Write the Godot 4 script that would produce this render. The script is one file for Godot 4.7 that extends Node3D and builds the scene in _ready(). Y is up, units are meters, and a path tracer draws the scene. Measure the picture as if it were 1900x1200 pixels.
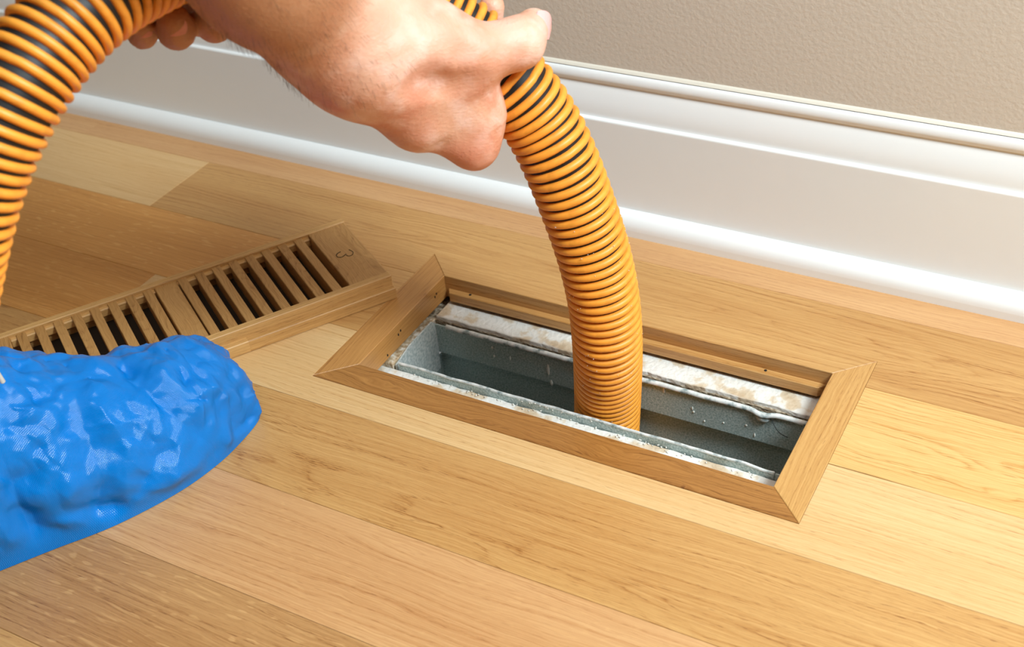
extends Node3D
# A floor vent being vacuumed: oak planks, mitred vent frame over a steel duct, hose held by a hand.

const ZW := -0.16767          # face of the shoe moulding along the wall
const PL := 1.15              # metres of plank that one wood picture covers
var mats := {}
var wood_jobs := []
var wood_done := []

# ------------------------------------------------------------------ mesh collecting
class Soup:
	var v := PackedVector3Array()
	var n := PackedVector3Array()
	var u := PackedVector2Array()
	var c := PackedColorArray()
	var i := PackedInt32Array()
	var smooth := false

	func point(p: Vector3, uv := Vector2.ZERO, col := Color.WHITE, nn := Vector3.UP) -> int:
		v.append(p); n.append(nn); u.append(uv); c.append(col)
		return v.size() - 1

	func tri(a: Vector3, b: Vector3, d: Vector3, out: Vector3, ua := Vector2.ZERO, ub := Vector2.ZERO, ud := Vector2.ZERO) -> void:
		var k := (b - a).cross(d - a)
		if k.length_squared() < 1e-20:
			return
		var nn := k.normalized()
		if nn.dot(out) > 0.0:
			var q := b; b = d; d = q
			var w := ub; ub = ud; ud = w
		else:
			nn = -nn
		var f := v.size()
		point(a, ua, Color.WHITE, nn); point(b, ub, Color.WHITE, nn); point(d, ud, Color.WHITE, nn)
		i.append_array(PackedInt32Array([f, f + 1, f + 2]))

	func quad(a: Vector3, b: Vector3, d: Vector3, e: Vector3, out: Vector3, uv := []) -> void:
		if uv.size() == 4:
			tri(a, b, d, out, uv[0], uv[1], uv[2]); tri(a, d, e, out, uv[0], uv[2], uv[3])
		else:
			tri(a, b, d, out); tri(a, d, e, out)

	func face(a: int, b: int, d: int) -> void:
		i.append(a); i.append(b); i.append(d)

	func relax_normals() -> void:
		n.fill(Vector3.ZERO)
		for k in range(0, i.size(), 3):
			var a := i[k]; var b := i[k + 1]; var d := i[k + 2]
			var q := (v[d] - v[a]).cross(v[b] - v[a])
			n[a] += q; n[b] += q; n[d] += q
		for k in n.size():
			n[k] = n[k].normalized() if n[k].length_squared() > 1e-24 else Vector3.UP

	func mesh() -> ArrayMesh:
		if smooth:
			relax_normals()
		var a := []
		a.resize(Mesh.ARRAY_MAX)
		a[Mesh.ARRAY_VERTEX] = v; a[Mesh.ARRAY_NORMAL] = n; a[Mesh.ARRAY_TEX_UV] = u; a[Mesh.ARRAY_COLOR] = c; a[Mesh.ARRAY_INDEX] = i
		var m := ArrayMesh.new()
		m.add_surface_from_arrays(Mesh.PRIMITIVE_TRIANGLES, a)
		return m


# ------------------------------------------------------------------ scene helpers
func tag(o: Node, label := "", category := "", group := "", kind := "") -> Node:
	if label: o.set_meta("label", label)
	if category: o.set_meta("category", category)
	if group: o.set_meta("group", group)
	if kind: o.set_meta("kind", kind)
	return o

func obj(called: String, m: Mesh, mat: Material, parent: Node = self) -> MeshInstance3D:
	var o := MeshInstance3D.new()
	o.name = called
	o.mesh = m
	o.material_override = mat
	parent.add_child(o, true)
	return o

func thing(called: String, label: String, category: String, group := "") -> Node3D:
	var o := Node3D.new()
	o.name = called
	add_child(o, true)
	tag(o, label, category, group)
	return o

func flat_mat(col: Color, rough := 0.6, metal := 0.0) -> StandardMaterial3D:
	var m := StandardMaterial3D.new()
	m.albedo_color = col
	m.roughness = rough
	m.metallic = metal
	return m

func noise(sd: int, freq: float, oct := 3, kind := FastNoiseLite.TYPE_SIMPLEX_SMOOTH) -> FastNoiseLite:
	var f := FastNoiseLite.new()
	f.seed = sd
	f.frequency = freq
	f.noise_type = kind
	f.fractal_octaves = oct
	f.fractal_type = FastNoiseLite.FRACTAL_FBM if oct > 1 else FastNoiseLite.FRACTAL_NONE
	return f

func noise_tex(sd: int, size: int, freq: float, oct := 4, ramp: Gradient = null, seam := true) -> NoiseTexture2D:
	var t := NoiseTexture2D.new()
	t.width = size; t.height = size
	t.seamless = seam
	t.generate_mipmaps = false
	t.noise = noise(sd, freq, oct)
	if ramp: t.color_ramp = ramp
	return t

func ramp(stops: Array) -> Gradient:
	var g := Gradient.new()
	var off := PackedFloat32Array()
	var col := PackedColorArray()
	for s in stops:
		off.append(s[0]); col.append(s[1])
	g.offsets = off; g.colors = col
	return g

# a box with chamfered edges; grain runs along local axis g
func cbox(m: Soup, xf: Transform3D, h: Vector3, ch: float, g := 0, us := 1.0, vs := 1.0, uo := Vector2.ZERO) -> void:
	var uvf := func(p: Vector3) -> Vector2:
		var a: float = p[g]
		var b: float = p[(g + 1) % 3] + p[(g + 2) % 3]
		return Vector2(a * us + uo.x, b * vs + uo.y)
	var P := {}
	for sx in [-1, 1]:
		for sy in [-1, 1]:
			for sz in [-1, 1]:
				var s := Vector3(sx, sy, sz)
				for ax in 3:
					var p := h - Vector3(ch, ch, ch)
					p[ax] = h[ax]
					P[[sx, sy, sz, ax]] = p * s
	var put := func(q: Array, out: Vector3) -> void:
		var w := []
		var t := []
		for p in q:
			w.append(xf * (p as Vector3)); t.append(uvf.call(p))
		if w.size() == 4:
			m.quad(w[0], w[1], w[2], w[3], xf.basis * out, t)
		else:
			m.tri(w[0], w[1], w[2], xf.basis * out, t[0], t[1], t[2])
	for ax in 3:
		var b := (ax + 1) % 3
		var c := (ax + 2) % 3
		for s in [-1, 1]:
			var q := []
			for st in [[-1, -1], [1, -1], [1, 1], [-1, 1]]:
				var k := [0, 0, 0, ax]
				k[ax] = s; k[b] = st[0]; k[c] = st[1]
				q.append(P[k])
			var out := Vector3.ZERO
			out[ax] = s
			put.call(q, out)
		for s in [-1, 1]:
			for t in [-1, 1]:
				var q := []
				for e in [[-1, b], [-1, c], [1, c], [1, b]]:
					var k := [0, 0, 0, e[1]]
					k[ax] = e[0]; k[b] = s; k[c] = t
					q.append(P[k])
				var out := Vector3.ZERO
				out[b] = s; out[c] = t
				put.call(q, out)
	for sx in [-1, 1]:
		for sy in [-1, 1]:
			for sz in [-1, 1]:
				put.call([P[[sx, sy, sz, 0]], P[[sx, sy, sz, 1]], P[[sx, sy, sz, 2]]], Vector3(sx, sy, sz))

func box_mesh(a: Vector3, b: Vector3, ch := 0.0005, g := 0, us := 1.0, vs := 1.0, uo := Vector2.ZERO) -> ArrayMesh:
	var m := Soup.new()
	cbox(m, Transform3D(Basis(), (a + b) / 2), (b - a).abs() / 2, ch, g, us, vs, uo)
	return m.mesh()

# a plan outline (x, z) extruded from y0 to y1, its top edge eased by ch; us/vs turn metres into picture units, along z if turned
func prism(m: Soup, outline: PackedVector2Array, y0: float, y1: float, ch: float, origin: Vector2, us: float, vs: float, turned := false) -> void:
	var uvf := func(p: Vector3, extra := 0.0) -> Vector2:
		var d := Vector2(p.x, p.z) - origin
		return Vector2(d.y * us, (d.x + extra) * vs) if turned else Vector2(d.x * us, (d.y + extra) * vs)
	if Geometry2D.is_polygon_clockwise(outline):
		outline.reverse()
	var inner := PackedVector2Array()
	var cnt := outline.size()
	for k in cnt:      # mitred inset
		var a := outline[(k + cnt - 1) % cnt]
		var b := outline[k]
		var c := outline[(k + 1) % cnt]
		var d1 := (b - a).normalized()
		var d2 := (c - b).normalized()
		var n1 := Vector2(-d1.y, d1.x)
		var n2 := Vector2(-d2.y, d2.x)
		var bis := (n1 + n2)
		bis /= maxf(0.3, bis.dot(n1))
		inner.append(b + bis * ch)
	var test := inner[0] - outline[0]
	if not Geometry2D.is_point_in_polygon(outline[0] + test * 0.5, outline):
		for k in cnt:
			inner[k] = outline[k] * 2.0 - inner[k]
	var idx := Geometry2D.triangulate_polygon(inner)
	for k in range(0, idx.size(), 3):
		var w := []
		for j in 3:
			var q := inner[idx[k + j]]
			w.append(Vector3(q.x, y1, q.y))
		m.tri(w[0], w[1], w[2], Vector3.UP, uvf.call(w[0]), uvf.call(w[1]), uvf.call(w[2]))
	for k in cnt:
		var a := outline[k]
		var b := outline[(k + 1) % cnt]
		var ai := inner[k]
		var bi := inner[(k + 1) % cnt]
		var out2 := (a + b) / 2 - (ai + bi) / 2
		var out := Vector3(out2.x, 0, out2.y).normalized()
		var A := Vector3(a.x, y1 - ch, a.y)
		var B := Vector3(b.x, y1 - ch, b.y)
		var Ai := Vector3(ai.x, y1, ai.y)
		var Bi := Vector3(bi.x, y1, bi.y)
		var A0 := Vector3(a.x, y0, a.y)
		var B0 := Vector3(b.x, y0, b.y)
		m.quad(A, B, Bi, Ai, out + Vector3.UP, [uvf.call(A), uvf.call(B), uvf.call(Bi), uvf.call(Ai)])
		m.quad(A0, B0, B, A, out, [uvf.call(A0, y1 - y0), uvf.call(B0, y1 - y0), uvf.call(B), uvf.call(A)])

# a round rod through points
func rod(m: Soup, pts: Array, rad: float, sides := 8, caps := true) -> void:
	var first := m.v.size()
	var up := Vector3(0.21, 0.83, 0.52).normalized()
	for k in pts.size():
		var t: Vector3 = (pts[mini(k + 1, pts.size() - 1)] - pts[maxi(k - 1, 0)]).normalized()
		var a := t.cross(up).normalized()
		var b := t.cross(a)
		for j in sides:
			var w := TAU * j / sides
			m.point(pts[k] + (a * cos(w) + b * sin(w)) * rad, Vector2(float(j) / sides, float(k)))
	for k in pts.size() - 1:
		for j in sides:
			var a := first + k * sides + j
			var b := first + k * sides + (j + 1) % sides
			m.face(a, b, b + sides); m.face(a, b + sides, a + sides)
	if caps:
		for e in [0, pts.size() - 1]:
			var t: Vector3 = (pts[0] - pts[1]).normalized() if e == 0 else (pts[e] - pts[e - 1]).normalized()
			var c := m.point(pts[e] + t * rad * 0.6)
			for j in sides:
				var a: int = first + e * sides + j
				var b: int = first + e * sides + (j + 1) % sides
				if e == 0: m.face(c, b, a)
				else: m.face(c, a, b)
	m.smooth = true

# a little rounded lump (drips, flecks)
func lump(m: Soup, p: Vector3, h: Vector3, basis := Basis(), sides := 8, rows := 5) -> void:
	var first := m.v.size()
	for k in rows + 1:
		var a := PI * k / rows
		for j in sides:
			var w := TAU * j / sides
			m.point(p + basis * (Vector3(sin(a) * cos(w), cos(a), sin(a) * sin(w)) * h))
	for k in rows:
		for j in sides:
			var a := first + k * sides + j
			var b := first + k * sides + (j + 1) % sides
			m.face(a, b + sides, b); m.face(a, a + sides, b + sides)
	m.smooth = true

# ------------------------------------------------------------------ wood pictures
# d: size w x h in pixels for len x wid metres; pale/deep colours; the cut through the log (t0, d0, slope), ring spacing; pores, flecks, streak
func wood(called: String, d: Dictionary) -> void:
	d.called = called
	wood_jobs.append(d)

func paint_wood(k: int) -> void:
	var d: Dictionary = wood_jobs[k]
	var w: int = d.w
	var h: int = d.h
	var ln: float = d.len
	var wd: float = d.wid
	var sd: int = d.seed
	var n1 := noise(sd, 1.0, 3)
	var n2 := noise(sd + 1, 1.0, 2)
	var n3 := noise(sd + 2, 1.0, 1)
	var n4 := noise(sd + 3, 1.0, 2)
	var n5 := noise(sd + 4, 1.0, 1)
	var pale: Color = d.pale
	var deep: Color = d.deep
	var t0: float = d.t0
	var d0: float = d.d0
	var slope: float = d.slope
	var gap: float = d.gap
	var pores: float = d.pores
	var fleck: float = d.fleck
	var ringy: float = d.ringy
	var wavy: float = d.get("wavy", 1.0)
	var data := PackedByteArray()
	data.resize(w * h * 3)
	var at := 0
	for y in h:
		var t := (float(y) / h) * wd
		for x in w:
			var s := (float(x) / w) * ln
			var warp := n1.get_noise_2d(s * 5.0, t * 22.0) * 0.0042 * wavy + n1.get_noise_2d(s * 26.0 + 40.0, t * 60.0) * 0.0007 * wavy
			var a := t - t0 + warp
			var q := d0 + slope * s + warp * 1.5
			var rad := sqrt(a * a + q * q)
			var rr := rad / gap + n2.get_noise_2d(s * 2.0, t * 30.0) * 1.3
			var fr := rr - floorf(rr)
			var early := (exp(-fr * 4.5) + exp(-(1.0 - fr) * 16.0)) * clampf(0.62 + n1.get_noise_2d(s * 1.5 + 9.0, t * 55.0) * 1.1, 0.15, 1.15)
			var tw := t + warp
			var fib := n4.get_noise_2d(s * 5.0, tw * 800.0)
			var fin := n4.get_noise_2d(s * 34.0 + 9.0, tw * 1900.0)
			var por := n3.get_noise_2d(s * 88.0 + 7.0, tw * 1500.0)
			var dark := ringy * early * (0.60 + 0.55 * fib) + 0.27 * fib + 0.16 * fin + n5.get_noise_2d(s * 2.2, t * 16.0) * 0.16
			var pk := clampf((por - 0.46 + 0.22 * early) * 3.6, 0.0, 1.0) * pores * 0.8 * (0.2 + 0.8 * minf(early, 1.0))
			var shade := clampf(0.32 + dark, 0.0, 1.0)
			var r := lerpf(pale.r, deep.r, shade) * (1.0 - 0.36 * pk)
			var g := lerpf(pale.g, deep.g, shade) * (1.0 - 0.47 * pk)
			var b := lerpf(pale.b, deep.b, shade) * (1.0 - 0.56 * pk)
			if fleck > 0.0:
				var fl := clampf((n5.get_noise_2d(s * 55.0 + t * 130.0 + n2.get_noise_2d(s * 12.0, t * 9.0) * 1.6, t * 210.0 - s * 22.0 + 30.0) - 0.56) * 5.0, 0.0, 1.0) * fleck
				r = lerpf(r, 0.93, fl * 0.6); g = lerpf(g, 0.76, fl * 0.6); b = lerpf(b, 0.52, fl * 0.6)
			data[at] = int(clampf(r, 0.0, 1.0) * 255.0)
			data[at + 1] = int(clampf(g, 0.0, 1.0) * 255.0)
			data[at + 2] = int(clampf(b, 0.0, 1.0) * 255.0)
			at += 3
	wood_done[k] = data

func make_woods() -> void:
	wood_done.resize(wood_jobs.size())
	var id := WorkerThreadPool.add_group_task(paint_wood, wood_jobs.size(), 4, true)
	WorkerThreadPool.wait_for_group_task_completion(id)
	for k in wood_jobs.size():
		var d: Dictionary = wood_jobs[k]
		var im := Image.create_from_data(d.w, d.h, false, Image.FORMAT_RGB8, wood_done[k])
		var m := StandardMaterial3D.new()
		var tx := ImageTexture.create_from_image(im)
		m.albedo_texture = tx
		m.roughness = d.get("rough", 0.36)
		m.metallic_specular = 0.5
		m.heightmap_enabled = true
		m.heightmap_texture = tx
		m.heightmap_scale = d.get("relief", 0.012)
		mats[d.called] = m

# ------------------------------------------------------------------ flesh: capsules joined smoothly, meshed as surface nets
func smin(a: float, b: float, k: float) -> float:
	var h := maxf(k - absf(a - b), 0.0) / k
	return minf(a, b) - h * h * k * 0.25

# chains: each {k, join, bones: [[a, b, ra, rb], ...]}; chain 0 is what the others grow from
func flesh(m: Soup, chains: Array, cell: float, dents: Array, tint: Callable) -> void:
	var lo := Vector3.INF
	var hi := -Vector3.INF
	for c in chains:
		for b in c.bones:
			var r := maxf(b[2], b[3]) + 0.006
			lo = lo.min((b[0] as Vector3).min(b[1]) - Vector3(r, r, r)); hi = hi.max((b[0] as Vector3).max(b[1]) + Vector3(r, r, r))
	var B := 6
	var nb := ((hi - lo) / (cell * B)).ceil()
	var nx := int(nb.x) * B + 2
	var ny := int(nb.y) * B + 2
	var vert := {}
	var val := {}
	var half := cell * B * 0.87
	var skin_noise := noise(77, 60.0, 2)
	for bx in int(nb.x):
		for by in int(nb.y):
			for bz in int(nb.z):
				var mid := lo + Vector3(bx + 0.5, by + 0.5, bz + 0.5) * cell * B
				var near := []
				var best := 1.0
				for ci in chains.size():
					var list := []
					for b in chains[ci].bones:
						var ab: Vector3 = b[1] - b[0]
						var t := clampf((mid - b[0]).dot(ab) / maxf(ab.length_squared(), 1e-12), 0.0, 1.0)
						var dd: float = (mid - b[0] - ab * t).length() - lerpf(b[2], b[3], t)
						best = minf(best, dd)
						if dd < half + 0.022:
							list.append([b[0], ab, b[2], b[3], 1.0 / maxf(ab.length_squared(), 1e-12)])
					if list:
						near.append([chains[ci].k, chains[ci].join, list, ci])
				if best > half + 0.012 or best < -half - 0.02:
					continue
				var nd := []
				for e in dents:
					var ab: Vector3 = e[1] - e[0]
					var t := clampf((mid - e[0]).dot(ab) / maxf(ab.length_squared(), 1e-12), 0.0, 1.0)
					if (mid - e[0] - ab * t).length() < half + e[2] + 0.004:
						nd.append([e[0], ab, e[2], e[3], 1.0 / maxf(ab.length_squared(), 1e-12)])
				for ix in range(bx * B, bx * B + B + 1):
					for iy in range(by * B, by * B + B + 1):
						for iz in range(bz * B, bz * B + B + 1):
							var key := (iz * ny + iy) * nx + ix
							if val.has(key):
								continue
							var p := lo + Vector3(ix, iy, iz) * cell
							var root := 1.0
							var total := 1.0
							for c in near:
								var kk: float = c[0]
								var d := 1.0
								for b in c[2]:
									var q: Vector3 = p - b[0]
									var t := clampf(q.dot(b[1]) * b[4], 0.0, 1.0)
									d = smin(d, (q - b[1] * t).length() - lerpf(b[2], b[3], t), kk)
								if c[3] == 0:
									root = d
									total = d
								else:
									total = minf(total, smin(root, d, c[1])) if total >= 1.0 or root >= 0.9 else smin(total, smin(root, d, c[1]), 0.0015)
							for e in nd:
								var q: Vector3 = p - e[0]
								var t := clampf(q.dot(e[1]) * e[4], 0.0, 1.0)
								var dd: float = (q - e[1] * t).length() / e[2]
								if dd < 1.0:
									total += e[3] * (1.0 - dd * dd) * (1.0 - dd * dd)
							val[key] = total
				for ix in range(bx * B, bx * B + B):
					for iy in range(by * B, by * B + B):
						for iz in range(bz * B, bz * B + B):
							var base := (iz * ny + iy) * nx + ix
							var sum := Vector3.ZERO
							var cnt := 0
							var s := PackedFloat32Array()
							s.resize(8)
							var neg := 0
							for j in 8:
								var vv: float = val[base + (j & 1) + ((j >> 1) & 1) * nx + ((j >> 2) & 1) * nx * ny]
								s[j] = vv
								if vv < 0.0: neg += 1
							if neg == 0 or neg == 8:
								continue
							for j in 8:
								for ax in 3:
									var o := j | (1 << ax)
									if o != j and (s[j] < 0.0) != (s[o] < 0.0):
										var t := s[j] / (s[j] - s[o])
										var p := Vector3(j & 1, (j >> 1) & 1, (j >> 2) & 1)
										p[ax] += t
										sum += p
										cnt += 1
							var pos := lo + (Vector3(ix, iy, iz) + sum / cnt) * cell
							vert[base] = m.point(pos, Vector2.ZERO, tint.call(pos))
	for base in vert:
		var iz: int = base / (nx * ny)
		var iy: int = (base / nx) % ny
		var ix: int = base % nx
		for ax in 3:
			var st := [1, nx, nx * ny]
			var s1: int = st[ax]
			var b := (ax + 1) % 3
			var c := (ax + 2) % 3
			var k0: int = base
			var k1: int = base + s1
			if not (val.has(k0) and val.has(k1)):
				continue
			if (val[k0] < 0.0) == (val[k1] < 0.0):
				continue
			var q0: int = base
			var q1: int = base - st[b]
			var q2: int = base - st[b] - st[c]
			var q3: int = base - st[c]
			if not (vert.has(q1) and vert.has(q2) and vert.has(q3)):
				continue
			if val[k0] < 0.0:
				m.face(vert[q0], vert[q2], vert[q1]); m.face(vert[q0], vert[q3], vert[q2])
			else:
				m.face(vert[q0], vert[q1], vert[q2]); m.face(vert[q0], vert[q2], vert[q3])
	m.smooth = true

# ------------------------------------------------------------------ the scene
func _ready() -> void:
	set_view()
	set_light()
	make_materials()
	build_room()
	build_floor()
	build_baseboard()
	build_vent_frame()
	build_duct()
	build_grille()
	build_hose()
	build_shoe_cover()
	build_person()

func set_view() -> void:
	var cam := Camera3D.new()
	cam.name = "camera"
	cam.transform = Transform3D(Basis(Vector3(0.87790, -0.07368, -0.47315), Vector3(-0.23058, 0.80096, -0.55254), Vector3(0.41968, 0.59417, 0.68617)), Vector3(0.32580, 0.57000, 0.63202))
	var at := CameraAttributesPhysical.new()
	at.frustum_focal_length = 47.478
	at.frustum_near = 0.05
	at.frustum_far = 40.0
	at.frustum_focus_distance = 0.87
	at.exposure_aperture = 11.0
	cam.attributes = at
	cam.fov = 28.3731
	cam.near = 0.05
	cam.far = 40.0
	cam.current = true
	add_child(cam)

func set_light() -> void:
	var we := WorldEnvironment.new()
	we.name = "surroundings"
	var e := Environment.new()
	e.background_mode = Environment.BG_COLOR
	e.background_color = Color(0.5, 0.5, 0.5)
	e.tonemap_mode = Environment.TONE_MAPPER_LINEAR
	e.tonemap_exposure = 1.0
	e.sdfgi_enabled = true
	e.ssao_enabled = true
	e.ssil_enabled = true
	we.environment = e
	add_child(we)
	panel_light("added_ceiling_fill", Vector3(0.15, 2.385, 0.9), Vector2(1.5, 1.5), Vector3.DOWN, 0.85, "added wide square white ceiling panel for fill light")  # unseen panel added as broad fill from above
	added_side_light(Vector3(0.95, 1.26, 0.30), Vector3(-0.75, -1.0, -0.3), 0.42, 3.35)

func glow(energy: float) -> StandardMaterial3D:
	var m := flat_mat(Color(0.9, 0.9, 0.9), 0.5)
	m.emission_enabled = true
	m.emission = Color(1, 0.98, 0.95)
	m.emission_energy_multiplier = energy
	return m

func panel_light(called: String, at: Vector3, size: Vector2, dir: Vector3, energy: float, label: String) -> void:
	var o := thing(called, label, "ceiling light")
	o.position = at
	obj("housing", box_mesh(Vector3(-size.x / 2 - 0.02, 0.0, -size.y / 2 - 0.02), Vector3(size.x / 2 + 0.02, 0.014, size.y / 2 + 0.02), 0.002), flat_mat(Color(0.9, 0.9, 0.9)), o)
	obj("diffuser", box_mesh(Vector3(-size.x / 2, -0.004, -size.y / 2), Vector3(size.x / 2, 0.002, size.y / 2), 0.001), glow(0.8), o)
	var l := AreaLight3D.new()
	l.name = "panel_glow"
	l.area_size = size
	l.light_energy = energy
	l.light_color = Color(0.90, 0.96, 0.988)
	l.shadow_enabled = true
	l.area_range = 8.0
	l.rotation_degrees.x = -90
	l.position.y = -0.01
	o.add_child(l)

func added_side_light(at: Vector3, dir: Vector3, size: float, energy: float) -> void:
	var o := thing("added_side_lamp", "added square lamp out of view, lighting the vent from the right", "lamp")  # invented lamp out of view, added for the falloff from the right
	var z := -dir.normalized()
	var x := Vector3.UP.cross(z).normalized()
	o.transform = Transform3D(Basis(x, z.cross(x), z), at)
	obj("housing", box_mesh(Vector3(-size / 2 - 0.02, -size / 2 - 0.02, 0.004), Vector3(size / 2 + 0.02, size / 2 + 0.02, 0.06), 0.01), flat_mat(Color(0.15, 0.15, 0.16)), o)
	obj("diffuser", box_mesh(Vector3(-size / 2, -size / 2, -0.002), Vector3(size / 2, size / 2, 0.004), 0.001), glow(1.5), o)
	var inv := o.transform.affine_inverse()
	var cord := Soup.new()
	rod(cord, [inv * (at + z * 0.06), inv * Vector3(at.x + z.x * 0.06, 2.4, at.z + z.z * 0.06)], 0.004)
	obj("cord", cord.mesh(), flat_mat(Color(0.1, 0.1, 0.1)), o)
	var l := AreaLight3D.new()
	l.name = "lamp_glow"
	l.area_size = Vector2(size, size)
	l.light_energy = energy
	l.light_color = Color(0.90, 0.96, 0.988)
	l.shadow_enabled = true
	l.area_range = 8.0
	l.position.z = -0.006
	o.add_child(l)

func make_materials() -> void:
	# light, medium, pinkish and brown oak; w x h pixels over PL x 0.083 m
	var P := {"w": 1792, "h": 384, "len": PL, "wid": 0.083, "pores": 0.55, "fleck": 0.0, "ringy": 0.5, "t0": 0.02, "d0": 0.04, "slope": 0.03, "gap": 0.0034, "seed": 1}
	var light := [Color(0.885, 0.75, 0.545), Color(0.765, 0.565, 0.335)]
	var honey := [Color(0.81, 0.635, 0.40), Color(0.64, 0.425, 0.205)]
	var pink := [Color(0.835, 0.655, 0.455), Color(0.695, 0.48, 0.285)]
	var brown := [Color(0.86, 0.625, 0.345), Color(0.69, 0.45, 0.19)]
	var sets := {
		"plank_wall": [pink, {"t0": 0.30, "d0": 0.02, "gap": 0.0045, "pores": 0.5, "ringy": 0.35, "seed": 11}],
		"plank_pale": [light, {"t0": 0.12, "d0": 0.03, "gap": 0.006, "pores": 0.3, "ringy": 0.4, "seed": 21, "w": 1024}],
		"plank_cathedral": [honey, {"t0": 0.035, "d0": -0.02, "slope": 0.055, "gap": 0.0042, "pores": 0.6, "ringy": 0.6, "seed": 31}],
		"plank_fleck": [brown, {"t0": 0.9, "d0": 0.3, "gap": 0.006, "pores": 0.3, "ringy": 0.25, "fleck": 0.55, "seed": 41, "w": 1024}],
		"plank_knot": [honey, {"t0": 0.05, "d0": 0.02, "gap": 0.004, "pores": 0.5, "ringy": 0.45, "seed": 51, "w": 768}],
		"plank_ringed": [[Color(0.905, 0.76, 0.51), Color(0.76, 0.54, 0.275)], {"t0": 0.045, "d0": 0.01, "slope": 0.03, "gap": 0.0042, "pores": 0.45, "ringy": 0.6, "wavy": 1.5, "seed": 61, "w": 1024}],
		"plank_dim": [brown, {"t0": 0.6, "d0": 0.1, "gap": 0.005, "pores": 0.35, "ringy": 0.3, "fleck": 0.35, "seed": 71, "w": 768}],
		"plank_blond": [light, {"t0": 0.17, "d0": 0.06, "gap": 0.0036, "pores": 0.45, "ringy": 0.38, "seed": 81}],
		"plank_honey": [honey, {"t0": 0.06, "d0": 0.06, "slope": -0.06, "gap": 0.0048, "pores": 0.85, "ringy": 0.42, "seed": 91}],
		"plank_rose": [pink, {"t0": 0.4, "d0": 0.05, "gap": 0.006, "pores": 0.45, "ringy": 0.5, "fleck": 0.2, "seed": 101}],
		"plank_umber": [[Color(0.76, 0.58, 0.375), Color(0.56, 0.375, 0.2)], {"t0": 0.3, "d0": 0.2, "gap": 0.005, "pores": 0.9, "ringy": 0.45, "fleck": 0.45, "seed": 111, "w": 1280}],
		"rail_front": [[Color(0.715, 0.505, 0.265), Color(0.48, 0.29, 0.11)], {"w": 1024, "h": 192, "len": 0.38, "wid": 0.05, "t0": 0.9, "d0": 0.1, "gap": 0.0045, "pores": 0.9, "ringy": 0.5, "wavy": 2.2, "seed": 121}],
		"rail_side": [[Color(0.78, 0.575, 0.33), Color(0.585, 0.375, 0.165)], {"w": 640, "h": 192, "len": 0.20, "wid": 0.05, "t0": 0.03, "d0": 0.01, "slope": 0.08, "gap": 0.005, "pores": 0.5, "ringy": 0.55, "seed": 131}],
		"rail_right": [[Color(0.82, 0.635, 0.385), Color(0.655, 0.445, 0.215)], {"w": 640, "h": 192, "len": 0.20, "wid": 0.05, "t0": 0.5, "d0": 0.1, "gap": 0.004, "pores": 0.6, "ringy": 0.45, "seed": 141}],
		"rail_back": [honey, {"w": 1024, "h": 192, "len": 0.38, "wid": 0.05, "t0": 0.05, "d0": 0.012, "slope": 0.02, "gap": 0.0045, "pores": 0.5, "ringy": 0.45, "seed": 151}],
		"grille_oak": [[Color(0.87, 0.69, 0.44), Color(0.69, 0.49, 0.255)], {"w": 1024, "h": 256, "len": 0.33, "wid": 0.06, "t0": 0.2, "d0": 0.02, "gap": 0.004, "pores": 0.9, "ringy": 0.45, "seed": 161, "rough": 0.5}],
		"slat_oak": [[Color(0.80, 0.61, 0.37), Color(0.60, 0.41, 0.20)], {"w": 512, "h": 512, "len": 0.11, "wid": 0.11, "t0": 0.0, "d0": 0.03, "slope": 0.3, "gap": 0.004, "pores": 0.5, "ringy": 0.5, "wavy": 2.0, "seed": 171, "rough": 0.5}],
	}
	for key in sets:
		var d := P.duplicate()
		d.pale = sets[key][0][0]
		d.deep = sets[key][0][1]
		d.merge(sets[key][1], true)
		wood(key, d)
	make_woods()
	mats.trim = flat_mat(Color(0.93, 0.932, 0.925), 0.3)
	var tb := noise_tex(5, 256, 0.02, 3)
	mats.trim.heightmap_enabled = true
	mats.trim.heightmap_texture = tb
	mats.trim.heightmap_scale = 0.006
	mats.trim.uv1_triplanar = true
	mats.trim.uv1_world_triplanar = true
	mats.trim.uv1_scale = Vector3(9, 9, 9)
	mats.wall = flat_mat(Color(0.815, 0.768, 0.71), 0.6)
	mats.wall.heightmap_enabled = true
	mats.wall.heightmap_texture = noise_tex(9, 512, 0.05, 3)
	mats.wall.heightmap_scale = 0.018
	mats.wall.uv1_triplanar = true
	mats.wall.uv1_world_triplanar = true
	mats.wall.uv1_scale = Vector3(8, 9, 8)
	mats.plain = flat_mat(Color(0.86, 0.85, 0.82), 0.7)
	mats.caulk = flat_mat(Color(0.86, 0.83, 0.77), 0.6)
	mats.board = StandardMaterial3D.new()
	mats.board.albedo_texture = noise_tex(15, 512, 0.008, 5, ramp([[0.0, Color(0.74, 0.64, 0.51)], [0.36, Color(0.82, 0.75, 0.65)], [0.47, Color(0.875, 0.86, 0.825)], [1.0, Color(0.91, 0.90, 0.875)]]))
	mats.board.uv1_triplanar = true
	mats.board.uv1_world_triplanar = true
	mats.board.uv1_scale = Vector3(7, 7, 7)
	mats.board.roughness = 0.8
	mats.board.heightmap_enabled = true
	mats.board.heightmap_texture = noise_tex(16, 512, 0.05, 4)
	mats.board.heightmap_scale = 0.06
	mats.dusty = StandardMaterial3D.new()
	mats.dusty.albedo_texture = noise_tex(24, 256, 0.05, 5, ramp([[0.2, Color(0.62, 0.50, 0.36)], [0.5, Color(0.78, 0.69, 0.56)], [0.8, Color(0.93, 0.90, 0.85)]]))
	mats.dusty.uv1_triplanar = true
	mats.dusty.uv1_world_triplanar = true
	mats.dusty.uv1_scale = Vector3(12, 12, 12)
	mats.dusty.roughness = 0.9
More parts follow.
